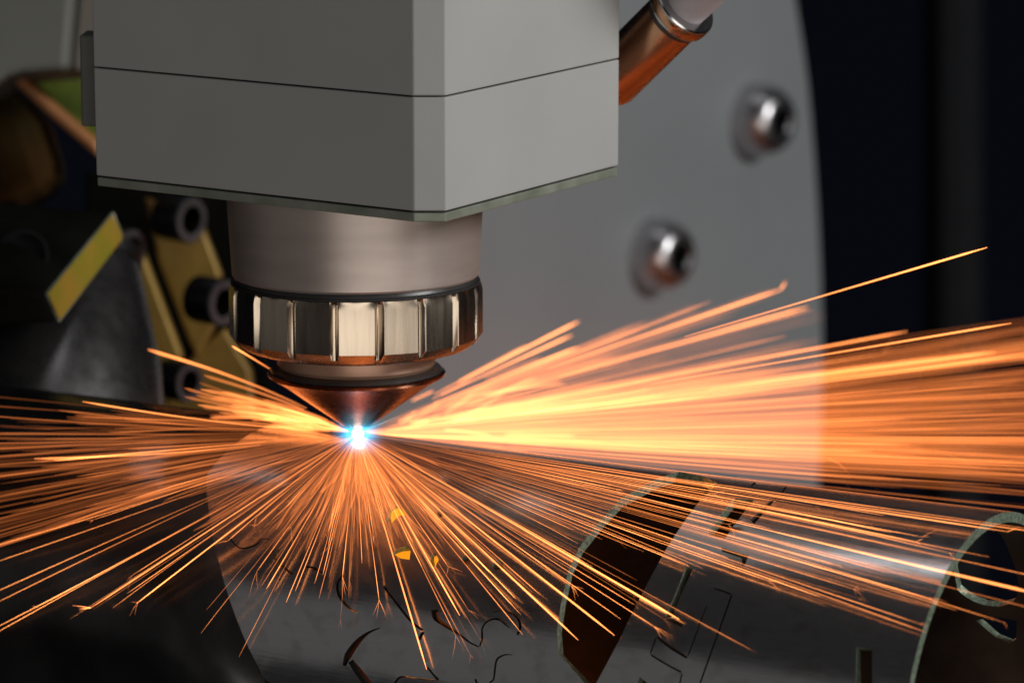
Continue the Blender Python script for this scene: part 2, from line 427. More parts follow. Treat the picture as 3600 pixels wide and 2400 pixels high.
def build_tube():
    root = thing('steel_tube', tube_pt(0, math.pi, TR), 'large grey steel tube with laser cut openings lying under the spark fan', 'tube')
    holes = []
    for poly in FRONT:
        h = []
        for x, y in densify(poly, 30):
            s, th, d, ok = tube_hit(x, y)
            h.append((s, TR * th))
        holes.append(h)
    for poly in BACK:
        h = []
        for x, y in densify(poly, 30):
            s, th, d, ok = tube_hit(x, y, TR - TW, True)
            h.append((min(s, S1 - 3), TR * th))
        holes.append(h)
    HC = math.pi * TR
    pts, edges = [], []
    def ring(pl):
        b = len(pts); pts.extend([Vector(p) for p in pl])
        edges.extend([(b + i, b + (i + 1) % len(pl)) for i in range(len(pl))])
    nth, ns = 80, 50
    rect = [(S0 + (S1 - S0) * i / ns, -HC) for i in range(ns)] + [(S1, -HC + 2 * HC * i / nth) for i in range(nth)] \
         + [(S1 - (S1 - S0) * i / ns, HC) for i in range(ns)] + [(S0, HC - 2 * HC * i / nth) for i in range(nth)]
    ring(rect)
    for h in holes: ring(h)
    for i in range(1, ns):
        for j in range(1, nth):
            pts.append(Vector((S0 + (S1 - S0) * i / ns, -HC + 2 * HC * j / nth)))
    r = geometry.delaunay_2d_cdt(pts, edges, [], 0, 1e-4)
    V2, F2 = r[0], r[2]
    keep = []
    boxes = [(min(p[0] for p in h), max(p[0] for p in h), min(p[1] for p in h), max(p[1] for p in h), h) for h in holes]
    for f in F2:
        c = (V2[f[0]] + V2[f[1]] + V2[f[2]]) / 3
        if any(b[0] <= c.x <= b[1] and b[2] <= c.y <= b[3] and in_poly(c.x, c.y, b[4]) for b in boxes): continue
        a = (V2[f[1]] - V2[f[0]]).cross(V2[f[2]] - V2[f[0]])
        if abs(a) < 1e-7: continue
        keep.append(tuple(f) if a > 0 else tuple(f)[::-1])
    n = len(V2)
    outer = [tube_pt(p.x, p.y / TR, TR) for p in V2]
    inner = [tube_pt(p.x, p.y / TR, TR - TW) for p in V2]
    uv = [(p.x / 100, p.y / 100) for p in V2]
    # orientation test
    f0 = keep[0]; nn = (outer[f0[1]] - outer[f0[0]]).cross(outer[f0[2]] - outer[f0[0]])
    flip = nn.dot(outer[f0[0]] - (TQ + AX * V2[f0[0]].x)) < 0
    fo = [f[::-1] if flip else f for f in keep]
    fi = [tuple(i + n for i in f[::-1]) for f in fo]
    mesh_obj('tube_wall', outer, fo, M['tube'], root, smooth=True, uv=uv)
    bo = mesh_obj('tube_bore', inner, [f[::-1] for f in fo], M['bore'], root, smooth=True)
    bo['label'] = 'inside of the tube with its darkness put into the brown colour'
    cnt = {}
    for f in fo:
        for i in range(3):
            e = (f[i], f[(i + 1) % 3])
            cnt[e] = 1
    bd = [e for e in cnt if (e[1], e[0]) not in cnt]
    def seam(e): return all(abs(abs(V2[i].y) - HC) < 1e-3 for i in e)
    ev, ef, idx = [], [], {}
    def vid(i):
        if i not in idx: idx[i] = len(ev); ev.append(outer[i]); ev.append(inner[i])
        return idx[i]
    kv, kf, kidx = [], [], {}
    def kid(i):
        if i not in kidx: kidx[i] = len(kv); kv.append(outer[i]); kv.append(inner[i])
        return kidx[i]
    kerf = [b for b, h in zip(boxes, FRONT) if len(h) > 14 and h is not FRONT[0]]
    for a, b in bd:
        if seam((a, b)): continue
        mid = (V2[a] + V2[b]) / 2
        if any(q[0] - .05 <= mid.x <= q[1] + .05 and q[2] - .05 <= mid.y <= q[3] + .05 for q in kerf) and mid.x < S1 - .1:
            i, j = kid(a), kid(b); kf.append((j, i, i + 1, j + 1)); continue
        i, j = vid(a), vid(b)
        ef.append((j, i, i + 1, j + 1))
    o = mesh_obj('cut_edge', ev, ef, M['edge'], root)
    mesh_obj('kerf_edge', kv, kf, M['dark_kerf'], root)['kind'] = 'stuff'
    o['kind'] = 'stuff'
    o['label'] = 'rough striated cut edges, their greenish sheen put into the colour'
build_tube()
_s, _t, _d, _ = tube_hit(1412, 1942, TR - TW, True)
print('FUME', _s, _t)
point_lamp('glow_inside_tube', at(1412, 1942, _d - 7), 1.0, .03, (1.0, .30, .06))

# ------------------------------------------------------------------ cutting head
def build_head():
    YA = math.radians(32.5)
    dl = Vector((-math.cos(YA), math.sin(YA), 0)); dr = Vector((math.sin(YA), math.cos(YA), 0))
    d0 = 556.0
    c1, c2 = at(1455, 781, d0), at(1568, 781, d0)
    def reach(c, d, px):
        lo, hi = 0, 120
        for _ in range(50):
            mid = (lo + hi) / 2
            if (project(c + d * mid)[0] - px) * (-1 if px < 1255 else 1) < 0: lo = mid
            else: hi = mid
        return lo
    L1 = reach(c1, dl, 340); L2 = reach(c2, dr, 2174)
    zb = c1.z
    zc = at(1455, 741, d0).z; zs = at(1455, 329, d0).z
    pl, pr = c1 + dl * L1, c2 + dr * L2
    back = pl + dr * (L2 + 4)
    back2 = pr + dl * 30
    foot = [c1, c2, pr, back2, back, pl]
    cen = sum((p for p in foot), Vector()) / 6
    def fp(z, inset=0.):
        return [Vector((p.x, p.y, z)) + (Vector((cen.x, cen.y, z)) - Vector((p.x, p.y, z))).normalized() * inset for p in foot]
    lean = math.radians(1.6)                   # the housing hangs a touch out of plumb
    def tip(p):
        y, z = p.y - c1.y, p.z - c1.z
        return Vector((p.x, c1.y + y * math.cos(lean) - z * math.sin(lean), c1.z + y * math.sin(lean) + z * math.cos(lean)))
    foot = [Vector(p) for p in foot]
    def slab(name, z, inset, h, material, parent, **kw):
        base = [tip(p) for p in fp(z, inset)]
        return prism(name, base, Vector((0, -math.sin(lean), math.cos(lean))) * h, material, parent, **kw)
    root = thing('laser_cutting_head', (0, 0, 1.2), 'grey boxy laser cutting head with round collar nut and copper nozzle', 'cutting head')
    slab('base_plate', zb, .15, zc - zb - .3, M['plate_edge'], root, bevel=.18)
    slab('seal', zc - .32, 1.0, .34, M['black'], root)
    slab('lower_cover', zc, 0, zs - zc - .12, M['paint'], root, bevel=.22, segs=3)
    slab('seam_gasket', zs - .14, .8, .3, M['black'], root)
    slab('upper_cover', zs + .12, 0, 58, M['paint'], root, bevel=.22, segs=3)
    # slim terminal strip on the far-left corner
    b0 = at(312, 445, project(pl)[2] + 8); b1 = at(312, 120, project(pl)[2] + 8)
    q = [Vector((b0.x - 1.2, b0.y, b0.z)), Vector((b0.x + 3, b0.y, b0.z)), Vector((b0.x + 3, b0.y + 9, b0.z)), Vector((b0.x - 1.2, b0.y + 9, b0.z))]
    sb = prism('side_strip', q, (0, 0, b1.z - b0.z), M['green_panel'], root, bevel=.3)
    sb['label'] = 'narrow grey strip fixed to the side of the housing'
    # burrs on the plate's corner and a drop of stuck spatter under its right edge
    # sleeve
    A = (0, 0, 1)
    prof = [(20.4, 27.2), (20.7, 27.6), (20.75, 29)] + [(20.75 + 1.25 * (z - 29) / 22, z) for z in (32, 36, 40, 44, 48, 52)]
    lathe('sleeve', prof, (0, 0, 0), A, M['sleeve'], root, 128)
    lathe('neck_ring', [(19.6, 25.2), (20.2, 25.6), (20.4, 26.6), (20.1, 27.2), (19.5, 27.3)], (0, 0, 0), A, M['black_ring'], root, 128)
    # collar nut: 18 broad lobes with hollow flutes between, a cone-turned lower rim
    nl = 18
    def lobe(ph):
        x = ((ph / (2 * math.pi) * nl + .28) % 1.0)
        if x < .82:                                  # a flat land
            a = (x / .82 - .5) * .82 * 2 * math.pi / nl
            return 21.05 / math.cos(a)
        y = (x - .82) / .18                          # a narrow flute
        return 21.05 / math.cos(.41 * 2 * math.pi / nl) - .95 * math.sin(math.pi * y) ** .6
    def rf(pr, ph):
        return min(lobe(ph) + pr[2] - 21.2 if len(pr) > 2 and pr[2] > 0 else pr[0], pr[0])
    np_ = [(13.0, 14.6), (17.6, 14.9), (19.2, 15.4), (20.4, 16.3, 21.2), (22, 17.3, 21.2), (22, 24.6, 21.2), (21.5, 25.5, 21.0), (20.9, 26.0), (19.8, 26.2), (18.5, 26.2)]
    nut = lathe('collar_nut', np_, (0, 0, 0), A, M['nut'], root, 18 * 28, rfun=rf)
    lathe('nut_top_ring', [(18.6, 25.9), (20.3, 26.25), (20.75, 26.35), (20.9, 26.15), (20.5, 25.9)], (0, 0, 0), A, M['black_ring'], nut, 128)
    lathe('nozzle_holder', [(11.5, 11.6), (12.9, 11.7), (13.3, 12.3), (13.1, 13.2), (13.0, 15.4), (12.0, 15.6)], (0, 0, 0), A, M['brown_ring'], root, 128)
    lathe('lip_ring', [(11.0, 10.6), (14.2, 10.7), (14.5, 11.05), (14.2, 11.4), (12.6, 11.75), (11, 11.75)], (0, 0, 0), A, M['black_ring'], root, 128)
    lathe('copper_nozzle', [(.7, 1.25), (1.6, 1.2), (2.6, 1.5), (3.1, 2.0), (6, 4.05), (9, 6.2), (12, 8.4), (14.1, 9.75), (14.9, 10.2), (15.0, 10.6), (14.4, 10.9), (11, 10.9)],
          (0, 0, 0), A, M['copper_tip'], root, 128)
    return pl, pr, L1, L2
PL, PR, _L1, _L2 = build_head()
print('HEAD', project(PL), project(PR), _L1, _L2, PL, PR)

# ------------------------------------------------------------------ hose with copper fitting behind the head
def build_hose():
    dd = 600
    p0, p1 = at(2168, 262, dd + 9), at(2372, 60, dd - 2)      # copper body axis, low end to collar
    ax = (p1 - p0).normalized(); ln = (p1 - p0).length
    r = 108 / FPX * dd
    root = thing('hose_fitting', p0, 'copper hose fitting with steel collar and pale hose beside the head housing', 'hose fitting')
    lathe('copper_body', [(r * .6, -3), (r * .9, -2.6), (r * .96, -1.5), (r * .96, ln - .5), (r * .85, ln - .2)], p0, ax, M['copper'], root, 96)
    lathe('groove_ring', [(r * .8, ln - .4), (r * .98, ln - .35), (r * .98, ln + .6), (r * .8, ln + .6)], p0, ax, M['black_ring'], root, 96)
    c = lathe('collar', [(r * .9, ln + .5), (r * 1.06, ln + .6), (r * 1.10, ln + .9), (r * 1.10, ln + 3.1), (r * 1.06, ln + 3.4), (r * .8, ln + 3.4)], p0, ax, M['steel'], root, 96)
    lathe('collar_band', [(r * 1.102, ln + 1.3), (r * 1.115, ln + 1.5), (r * 1.115, ln + 2.6), (r * 1.102, ln + 2.8)], p0, ax, M['copper'], c, 96)
    lathe('hose', [(r * .74, ln + 3.2), (r * .76, ln + 5), (r * .80, ln + 20), (r * .80, ln + 45)], p0, ax, M['lilac_hose'], root, 96)
build_hose()

# ------------------------------------------------------------------ guard plate with two bolts
GD = 1020.0
GP = at(2550, 800, GD)
GN = Vector((math.cos(math.radians(39)), -math.sin(math.radians(39)), 0)).normalized()
GU = Vector((-GN.y, GN.x, 0))            # along the plate to the right and away
def on_guard(px, py):
    d = ray(px, py)
    return CAM + d * ((GP - CAM).dot(GN) / d.dot(GN))
def build_guard():
    edge = [(2790,-260),(2802,-120),(2815,0),(2838,150),(2858,300),(2876,500),(2890,700),(2900,900),(2906,1100),(2908,1300),(2904,1500),(2896,1700),(2886,1850)]
    line = smooth_line([Vector(e) for e in edge], 40)
    poly = [on_guard(p.x, p.y) for p in line]
    zb, zt = poly[-1].z, poly[0].z
    lft = on_guard(1290, 900)
    poly += [Vector((lft.x, lft.y, zb)), Vector((lft.x, lft.y, zt))]
    root = thing('guard_plate', (GP.x, GP.y, zb), 'big matt grey guard plate with curved edge behind the sparks', 'machine plate')
    prism('plate', poly, -GN * 14, M['guard'], root, bevel=4.0, segs=4)
    return root
build_guard()
def build_bolt(px, py, hgt, label):
    c = on_guard(px, py)
    dep = project(c)[2]
    r = hgt / 2 / FPX * dep
    root = thing('button_head_bolt', c, label, 'bolt', 'domed bolts on the guard plate')
    rh = r * .40
    def hexr(ph):
        x = (ph % (math.pi / 3)) - math.pi / 6
        return math.cos(math.pi / 6) / math.cos(x)
    def rf(pr, ph):
        return pr[0] * (hexr(ph) if len(pr) > 2 else 1)
    H = r * 1.05
    prof = [(r * .98, -.5), (r, 0), (r, H * .15)]
    for k in range(1, 11):
        a = k / 10 * math.pi / 2
        prof.append((r * (.56 + .44 * math.cos(a)), H * (.15 + .85 * math.sin(a))))
    prof.append((rh * 1.1, H)); prof.append((rh * 1.06, H * .985))
    lathe('head', prof, c, GN, M['bolt'], root, 96, rfun=rf, close=False)
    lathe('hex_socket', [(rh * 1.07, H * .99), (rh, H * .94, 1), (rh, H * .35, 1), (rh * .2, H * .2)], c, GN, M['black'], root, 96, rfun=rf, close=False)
build_bolt(2640, 420, 256, 'upper domed steel bolt on the guard plate near its curved edge')
build_bolt(2288, 892, 256, 'lower domed steel bolt on the guard plate nearer the cutting head')

# ------------------------------------------------------------------ machine parts behind the head on the left
def px_prism(name, pts, d, depth, material, parent=None, bevel=.6, dz=0.0):
    """solid with the outline pts (given as seen) standing at depth d and reaching back by depth"""
    return prism(name, [at(x, y, d + dz * i) for i, (x, y) in enumerate(pts)], FW * depth, material, parent, bevel)
o = thing('machine_cover', at(120, 250, 760), 'grey green machine cover with rounded lower edge, top left', 'machine cover')
px_prism('main_panel', [(-120,-80),(262,-80),(236,245),(150,250),(70,256),(20,270),(-30,300),(-120,340)], 760, 30, M['green_panel'], o, 1.5)
px_prism('side_panel', [(278,-80),(370,-80),(370,262),(248,250)], 766, 24, M['beige_panel'], o, 1.2)
o = tag(px_prism('green_casting', [(60,240),(370,240),(370,560),(320,500)], 800, 12, M['green'], None, 1.0), 'mottled green casting seen behind the diagonal orange rail', 'casting')
rail = [(18,262),(62,252),(200,372),(350,498),(350,560),(180,415)]
tag(px_prism('orange_rail', rail, 775, 14, M['orange_rail'], None, 2.0), 'orange brown rail running diagonally behind the head housing', 'rail')
tag(px_prism('dark_casting', [(-120,300),(30,290),(130,420),(200,640),(60,720),(-120,740)], 800, 30, M['dark_brown'], None, 6), 'dark brown blurred casting at the left edge of the picture', 'casting')

tag(px_prism('machine_column', [(3290,-200),(3460,-200),(3470,2500),(3300,2500)], 1500, 60, M['navy'], None, 8), 'faint dark navy machine column in the black background', 'column')

# black block with its yellow end face
def build_block():
    root = thing('black_block', at(180, 1130, 690), 'black machined block with a bright yellow end face on the left', 'machine block')
    a = [at(392, 746, 702), at(432, 832, 706), at(198, 1136, 668), at(154, 1036, 664)]      # yellow face corners
    back = [at(-160, 690, 690), at(-160, 760, 694), at(-160, 1160, 660), at(-160, 1000, 654)]
    vs_ = a + back
    f = [(0, 1, 2, 3), (4, 7, 6, 5), (0, 3, 7, 4), (3, 2, 6, 7), (2, 1, 5, 6), (1, 0, 4, 5)]
    mesh_obj('body', vs_, f, M['black_block'], root, bevel=.8)
    cc = sum(a, Vector()) / 4
    nrm = (a[1] - a[0]).cross(a[3] - a[0]).normalized()
    if nrm.dot(FW) > 0: nrm = -nrm
    b = [cc + (p - cc) * .95 for p in a]
    prism('yellow_face', b, nrm * .7, M['yellow'], root, .3)
    rim = []
    for k in range(4): rim.append(cc + (a[k] - cc) * .98)
    pts = rim + [rim[0]]
    vs2, f2 = sweep([Vector(p) + nrm * .3 for p in pts], [.22] * 5, 6)
    mesh_obj('bright_rim', vs2, f2, M['plate_edge'], root, smooth=True)
    # shallow hole on the top face
    h = at(80, 900, 676)
    lathe('hole_rim', [(5, -1), (5.2, .5), (4.4, .6), (4.2, -.5)], h, (a[0] - a[1]).normalized() * .2 + Vector((0, -1, .4)), M['black'], root, 48)
build_block()
# turned steel cone under the block
p0, p1 = at(120, 1480, 700), at(290, 880, 712)
axv = p1 - p0
o = thing('steel_cone', p0, 'blurred blue grey turned steel cone under the black block', 'machine part')
lathe('cone_body', [(28.0, -4), (27.0, 0), (21.5, axv.length * .45), (13.5, axv.length * .9), (11.5, axv.length)], p0, axv, M['grey_steel'], o, 96)
lathe('cone_collar', [(10.8, axv.length - 1), (12.2, axv.length - .6), (12.2, axv.length + 2), (10, axv.length + 2)], p0, axv, M['black'], o, 96)
# olive bracket plates with socket screws
BD = 790
o = thing('olive_bracket', at(560, 1430, BD), 'olive yellow bracket of two plates with a dark slot between them', 'bracket')
px_prism('left_plate', [(372,760),(505,890),(640,1250),(560,1440),(480,1200),(372,940)], BD, 7, M['olive'], o, .8)
px_prism('right_plate', [(505,690),(700,760),(775,960),(750,1150),(690,1260),(560,930)], BD + 4, 7, M['olive'], o, .8)
px_prism('lower_plate', [(660,1260),(790,1150),(880,1300),(900,1500),(560,1460)], BD + 10, 7, M['olive'], o, .8)
px_prism('back_plate', [(300,600),(820,700),(980,1500),(420,1520),(300,900)], BD + 22, 7, M['black_block'], o, .8)
SA = Vector((.80, -.60, -.03)).normalized()
def socket_screw(px, py, r_px, d, label):
    c = at(px, py, d); r = r_px / FPX * d
    root = thing('socket_screw', c, label, 'screw', 'black socket screws on the olive bracket')
    def hexr(ph):
        x = (ph % (math.pi / 3)) - math.pi / 6
        return math.cos(math.pi / 6) / math.cos(x)
    def rf(pr, ph): return pr[0] * (hexr(ph) if len(pr) > 2 else 1)
    lathe('head', [(r * .98, -r * 1.5), (r, -r * 1.4), (r, -.1 * r), (r * .93, 0), (r * .62, 0)], c, SA, M['black'], root, 64, rfun=rf, close=False)
    rm = lathe('head_rim', [(r * .97, -.06 * r), (r * .93, .02 * r), (r * .64, .02 * r), (r * .6, -.03 * r)], c, SA, M['grey_rim'], root, 64, close=False)
    lathe('hex_socket', [(r * .66, 0, 1), (r * .62, -.1 * r, 1), (r * .6, -.9 * r, 1), (.1 * r, -r)], c, SA, M['black_block'], root, 64, rfun=rf, close=False)
M['grey_rim'] = mat('worn_grey_rim', (.06, .055, .06), .5, .3, .2, 100, 0, 300)
socket_screw(675, 775, 82, 770, 'black socket screw tucked under the housing, uppermost of the four')
socket_screw(465, 880, 76, 770, 'black socket screw just right of the yellow block face')
socket_screw(790, 1065, 84, 765, 'black socket screw partly hidden behind the fluted collar nut')
socket_screw(668, 1345, 72, 770, 'lowest black socket screw, behind the orange sparks left of the nozzle')

# ------------------------------------------------------------------ dark shell added for the reflections on the tube's far end
def surf_prism(name, pts, off, depth, material, parent=None, bevel=.8):
    poly = []
    for x, y in pts:
        s, th, d, ok = tube_hit(x, y)
        poly.append(at(x, y, d - off))
    return prism(name, poly, FW * depth, material, parent, bevel)
def build_reflection_shell():
    root = thing('reflection_shell', tube_pt(-90, math.pi, TR), 'added dark shell for reflections on the far end of the tube, lower left', 'dark shell')
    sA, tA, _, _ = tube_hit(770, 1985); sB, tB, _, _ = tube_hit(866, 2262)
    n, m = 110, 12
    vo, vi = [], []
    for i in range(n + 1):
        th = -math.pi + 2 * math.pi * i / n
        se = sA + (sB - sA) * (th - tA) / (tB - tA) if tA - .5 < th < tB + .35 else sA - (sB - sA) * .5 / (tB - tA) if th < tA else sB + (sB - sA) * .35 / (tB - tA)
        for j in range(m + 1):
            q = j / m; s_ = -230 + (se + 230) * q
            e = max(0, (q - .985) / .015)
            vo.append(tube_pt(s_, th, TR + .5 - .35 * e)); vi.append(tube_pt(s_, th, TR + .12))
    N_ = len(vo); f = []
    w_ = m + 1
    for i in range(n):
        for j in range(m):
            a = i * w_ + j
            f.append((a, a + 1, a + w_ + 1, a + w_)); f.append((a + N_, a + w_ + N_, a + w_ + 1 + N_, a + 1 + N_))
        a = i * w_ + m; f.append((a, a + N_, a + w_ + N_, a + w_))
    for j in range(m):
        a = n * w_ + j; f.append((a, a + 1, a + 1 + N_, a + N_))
    mesh_obj('shell_surface', vo + vi, f, M['reflection'], root, smooth=True)
M['rib'] = mat('dull_grey_rib', (.07, .07, .075), .45, .5, .2, 60, 0, 300)
build_reflection_shell()
tag(px_prism('olive_strip', [(228,1428),(380,1432),(520,1456),(515,1474),(380,1458),(232,1446)], 690, 8, M['olive_rim'], None, .6), 'thin olive strip lying left of the nozzle under the steel cone', 'strip')

# ------------------------------------------------------------------ the cutting point
def icosphere(r, c, sub=24):
    vs_, f = [], []
    n, m = 16, 32
    for i in range(n + 1):
        th = math.pi * i / n
        for j in range(m):
            ph = 2 * math.pi * j / m
            vs_.append(Vector(c) + Vector((math.sin(th) * math.cos(ph), math.sin(th) * math.sin(ph), math.cos(th))) * r)
    for i in range(n):
        for j in range(m):
            f.append((i * m + j, (i + 1) * m + j, (i + 1) * m + (j + 1) % m, i * m + (j + 1) % m))
    return vs_, f
arc = thing('cutting_arc', (0, 0, 0), 'blinding blue white cutting point under the nozzle tip', 'cutting arc')
v_, f_ = icosphere(1.0, (.2, -1.6, .3)); mesh_obj('white_core', v_, f_, M['arc'], arc, smooth=True)
v_, f_ = icosphere(6.5, (0, 0, 0))
pm = plasma_material(6.5, (.05, .55, 1.0), 1800, 4.4)
g = mesh_obj('blue_plasma', [v + Vector((.2, -1.6, .3)) for v in v_], f_, pm, arc, smooth=True)
# object coordinates must start at the core
g.location = Vector((.2, -1.6, .3)) * S
for v in g.data.vertices: v.co -= Vector((.2, -1.6, .3)) * S
vs_, fs_ = [], []  # star glare of the bright point, partly from the lens, built as glowing spikes
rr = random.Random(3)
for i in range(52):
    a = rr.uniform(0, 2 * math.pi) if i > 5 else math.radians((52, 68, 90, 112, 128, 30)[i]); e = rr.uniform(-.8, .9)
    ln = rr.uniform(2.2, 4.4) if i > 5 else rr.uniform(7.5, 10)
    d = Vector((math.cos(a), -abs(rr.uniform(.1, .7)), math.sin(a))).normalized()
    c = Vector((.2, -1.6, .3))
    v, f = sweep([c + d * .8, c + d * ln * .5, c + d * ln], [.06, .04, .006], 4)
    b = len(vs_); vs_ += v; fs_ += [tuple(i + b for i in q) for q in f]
mesh_obj('star_spikes', vs_, fs_, M['arc_ray'], arc)['kind'] = 'stuff'

def lump(c, r, seed):
    v, f = icosphere(r, (0, 0, 0)); q = random.Random(seed)
    ph = [q.uniform(0, 6.28) for _ in range(6)]
    out = []
    for p in v:
        k = 1 + .22 * math.sin(p.x / r * 2.1 + ph[0]) * math.cos(p.z / r * 2.7 + ph[1]) + .12 * math.sin(p.y / r * 4 + ph[2])
        out.append(Vector(c) + Vector((p.x * k * 1.2, p.y * k, p.z * k * .8)))
    return out, f
M['hole_glow'] = glow_material('glow_lump', (1.0, .34, .012), 1.0)  # glowing lumps added inside the tube to light up the holes
for (x, y, r, back, lab) in ((1414, 1945, 3.0, 4.2, 'bright orange lump added for the glow in the largest hole below the nozzle'),
                             (1402, 1806, 2.2, 3.4, 'orange lump added for the glow in the ragged upper hole below the nozzle'),
                             (1529, 1974, 1.2, 2.6, 'small orange lump added for the glow in a narrow hole right of the largest')):
    v_, f_ = lump(at(x, y, tube_hit(x, y)[2] + back), r, int(x))
    tag(mesh_obj('glow_lump', v_, f_, M['hole_glow'], None, smooth=True), lab, 'hole_glow', 'lumps added for the glow inside the tube')

# ------------------------------------------------------------------ sparks
SPOT = (1255.0, 1523.0)
RS = random.Random(11)
def surf_depth(px, py, off, lift=0):
    s, th, d, ok = tube_hit(px, py)
    return d - off
def make_path(end, mode, k=0., n=14, start=0.0, bow=0., off=1.2, wob=0., grow=0., z0=-.5):
    """spark track from the cutting spot towards where it is last seen; hugging the tube ('surf') or flying free ('free')"""
    ex, ey = end; sx, sy = SPOT
    dx, dy = ex - sx, ey - sy
    ln = math.hypot(dx, dy); nx, ny = -dy / ln, dx / ln
    ph = RS.uniform(0, 6.28); fr = RS.uniform(4, 9)
    path = []
    for i in range(n + 1):
        t = start + (1 - start) * i / n
        b = bow * ln * math.sin(math.pi * t) * .5 + wob * math.sin(fr * t + ph) * t
        x, y = sx + dx * t + nx * b, sy + dy * t + ny * b
        if mode == 'surf':
            d = min(surf_depth(x, y, off + grow * t), 599.5 + (abs(x - sx) * .03 if x < sx else 0))
            if t < .06: d = min(d, 599)
        else:
            d = DIST + z0 + k * ln * t * DIST / FPX
        path.append(at(x, y, d))
    return path
def spark_geo(path, r, heat, cool=.55, tail=.25, ramp=0.):
    n = len(path) - 1
    rad, ht = [], []
    for i in range(n + 1):
        t = i / n
        q = 1.0
        if t > 1 - tail * .3: q = max(.05, (1 - t) / (tail * .3))
        if t < .05: q = min(q, .35 + t * 13)
        rad.append(r * max(.12, q ** .5) * (1.0 + .25 * t))
        ht += [heat * (1 - cool * t) * (1 - ramp * (1 - min(1, t * 1.25) ** 1.6))] * 3
    v, f = sweep(path, rad, 3)
    return v, f, ht
def add_forks(geo, path, r, heat, spread=.7, ln=2.5, cnt=3):
    v, f, h = geo
    e = path[-1]; d = (path[-1] - path[-2]).normalized()
    up = FW.cross(d).normalized()
    for _ in range(cnt):
        a = RS.uniform(-spread, spread); l = ln * RS.uniform(.4, 1.3)
        p = [e, e + (d * math.cos(a) + up * math.sin(a)) * l * .5, e + (d * math.cos(a * 1.15) + up * math.sin(a * 1.15)) * l - Vector((0, 0, .12 * l))]
        v2, f2, h2 = spark_geo(p, r * .6, heat * .8, .6, 1)
        b = len(v); v = v + v2; f = f + [tuple(i + b for i in q) for q in f2]; h = h + h2
    return v, f, h

ZONES = {}
def put(zone, geo, size, label=None):
    ZONES.setdefault(zone, []).append((size, geo, label))

# --- named sparks that can be traced one by one
def traced(pts_end, mode, label, r=.13, heat=1.0, **kw):
    fork = kw.pop('fork', 0); cool = kw.pop('cool', .2); fl = kw.pop('fl', 2.5)
    p = make_path(pts_end, mode, **kw)
    r = r * .72
    g = spark_geo(p, r, heat * .6, cool, ramp=.8)
    if fork: g = add_forks(g, p, r, heat, cnt=fork, ln=fl)
    put('traced', g, 1e9, label)
traced((3470, 870), 'free', 'long lone spark rising highest to the right over the black background', k=-.06, start=.52, r=.2, heat=1.1, cool=-.1)
traced((3555, 1136), 'free', 'second highest long spark crossing the black background on the right', k=.05, start=.45, r=.2, heat=1.0)
traced((2745, 1018), 'free', 'pale blurred spark with a bent tip in front of the guard plate', k=1.7, start=.45, r=.3, heat=1.2, fork=1, fl=4)
traced((2840, 1080), 'free', 'blunt pale spark just below the bent one before the guard plate', k=1.7, start=.45, r=.3, heat=1.2)
traced((2036, 1130), 'free', 'upper of three blunt short sparks right of the collar nut', k=3.2, start=.35, r=.3, heat=1.5)
traced((2012, 1178), 'free', 'middle one of three blunt short sparks right of the collar nut', k=3.2, start=.35, r=.3, heat=1.3)
traced((2032, 1222), 'free', 'lowest of three blunt short sparks right of the collar nut', k=3.2, start=.35, r=.3, heat=1.3)
traced((3500, 1238), 'free', 'broad soft orange spark ending over black, third from the top right', k=.7, start=.55, r=.26, heat=1.0)
traced((3190, 1165), 'free', 'broad dull orange spark ending over black right beside the guard plate', k=.8, start=.5, r=.26, heat=.9)
traced((3640, 2085), 'surf', 'thick orange spark crossing the open end of the tube', start=.62, r=.26, heat=1.0, off=2)
traced((2388, 2176), 'surf', 'thick peach spark ending on the slotted strip of the tube', r=.2, heat=1.1, off=1.2, cool=-.2)
traced((2160, 2232), 'surf', 'thick golden spark ending low over the dark tube opening', r=.18, heat=1.0, off=1.2, cool=0)
traced((2032, 2248), 'surf', 'lowest golden spark ending at the left edge of the dark opening', r=.17, heat=1.0, off=1.2, cool=0)
traced((1500, 2352), 'surf', 'longest golden spark pointing down nearly to the bottom edge', r=.15, heat=1.0, off=1.2, cool=0)
traced((1616, 2162), 'surf', 'straight golden spark ending above the dark crooked kerf', r=.14, heat=1.0, off=1.2, cool=0)
traced((520, 1228), 'free', 'blunt blurred spark flying up to the left toward the bracket', k=1.4, start=.25, r=.3, heat=1.0, bow=.06)
traced((290, 1411), 'free', 'flat lone spark reaching left below the steel cone', k=.12, start=.1, r=.17, heat=.9, bow=-.03)
traced((815, 1215), 'free', 'short curved spark left below the collar nut', k=.3, start=.66, r=.22, heat=1.1, bow=.05)
traced((120, 1612), 'surf', 'hooked bright spark low on the far left', start=.3, r=.16, heat=.9, off=3, bow=-.03)
traced((190, 1618), 'surf', 'straight bright spark beside the hooked one on the far left', start=.3, r=.17, heat=.9, off=3)
traced((320, 2135), 'surf', 'thin forked golden spark ending over the dark shell', r=.12, heat=1.0, off=6, fork=3, fl=3)
traced((480, 2120), 'surf', 'thin unforked golden spark ending over the edge of the dark shell', r=.12, heat=1.0, off=6)

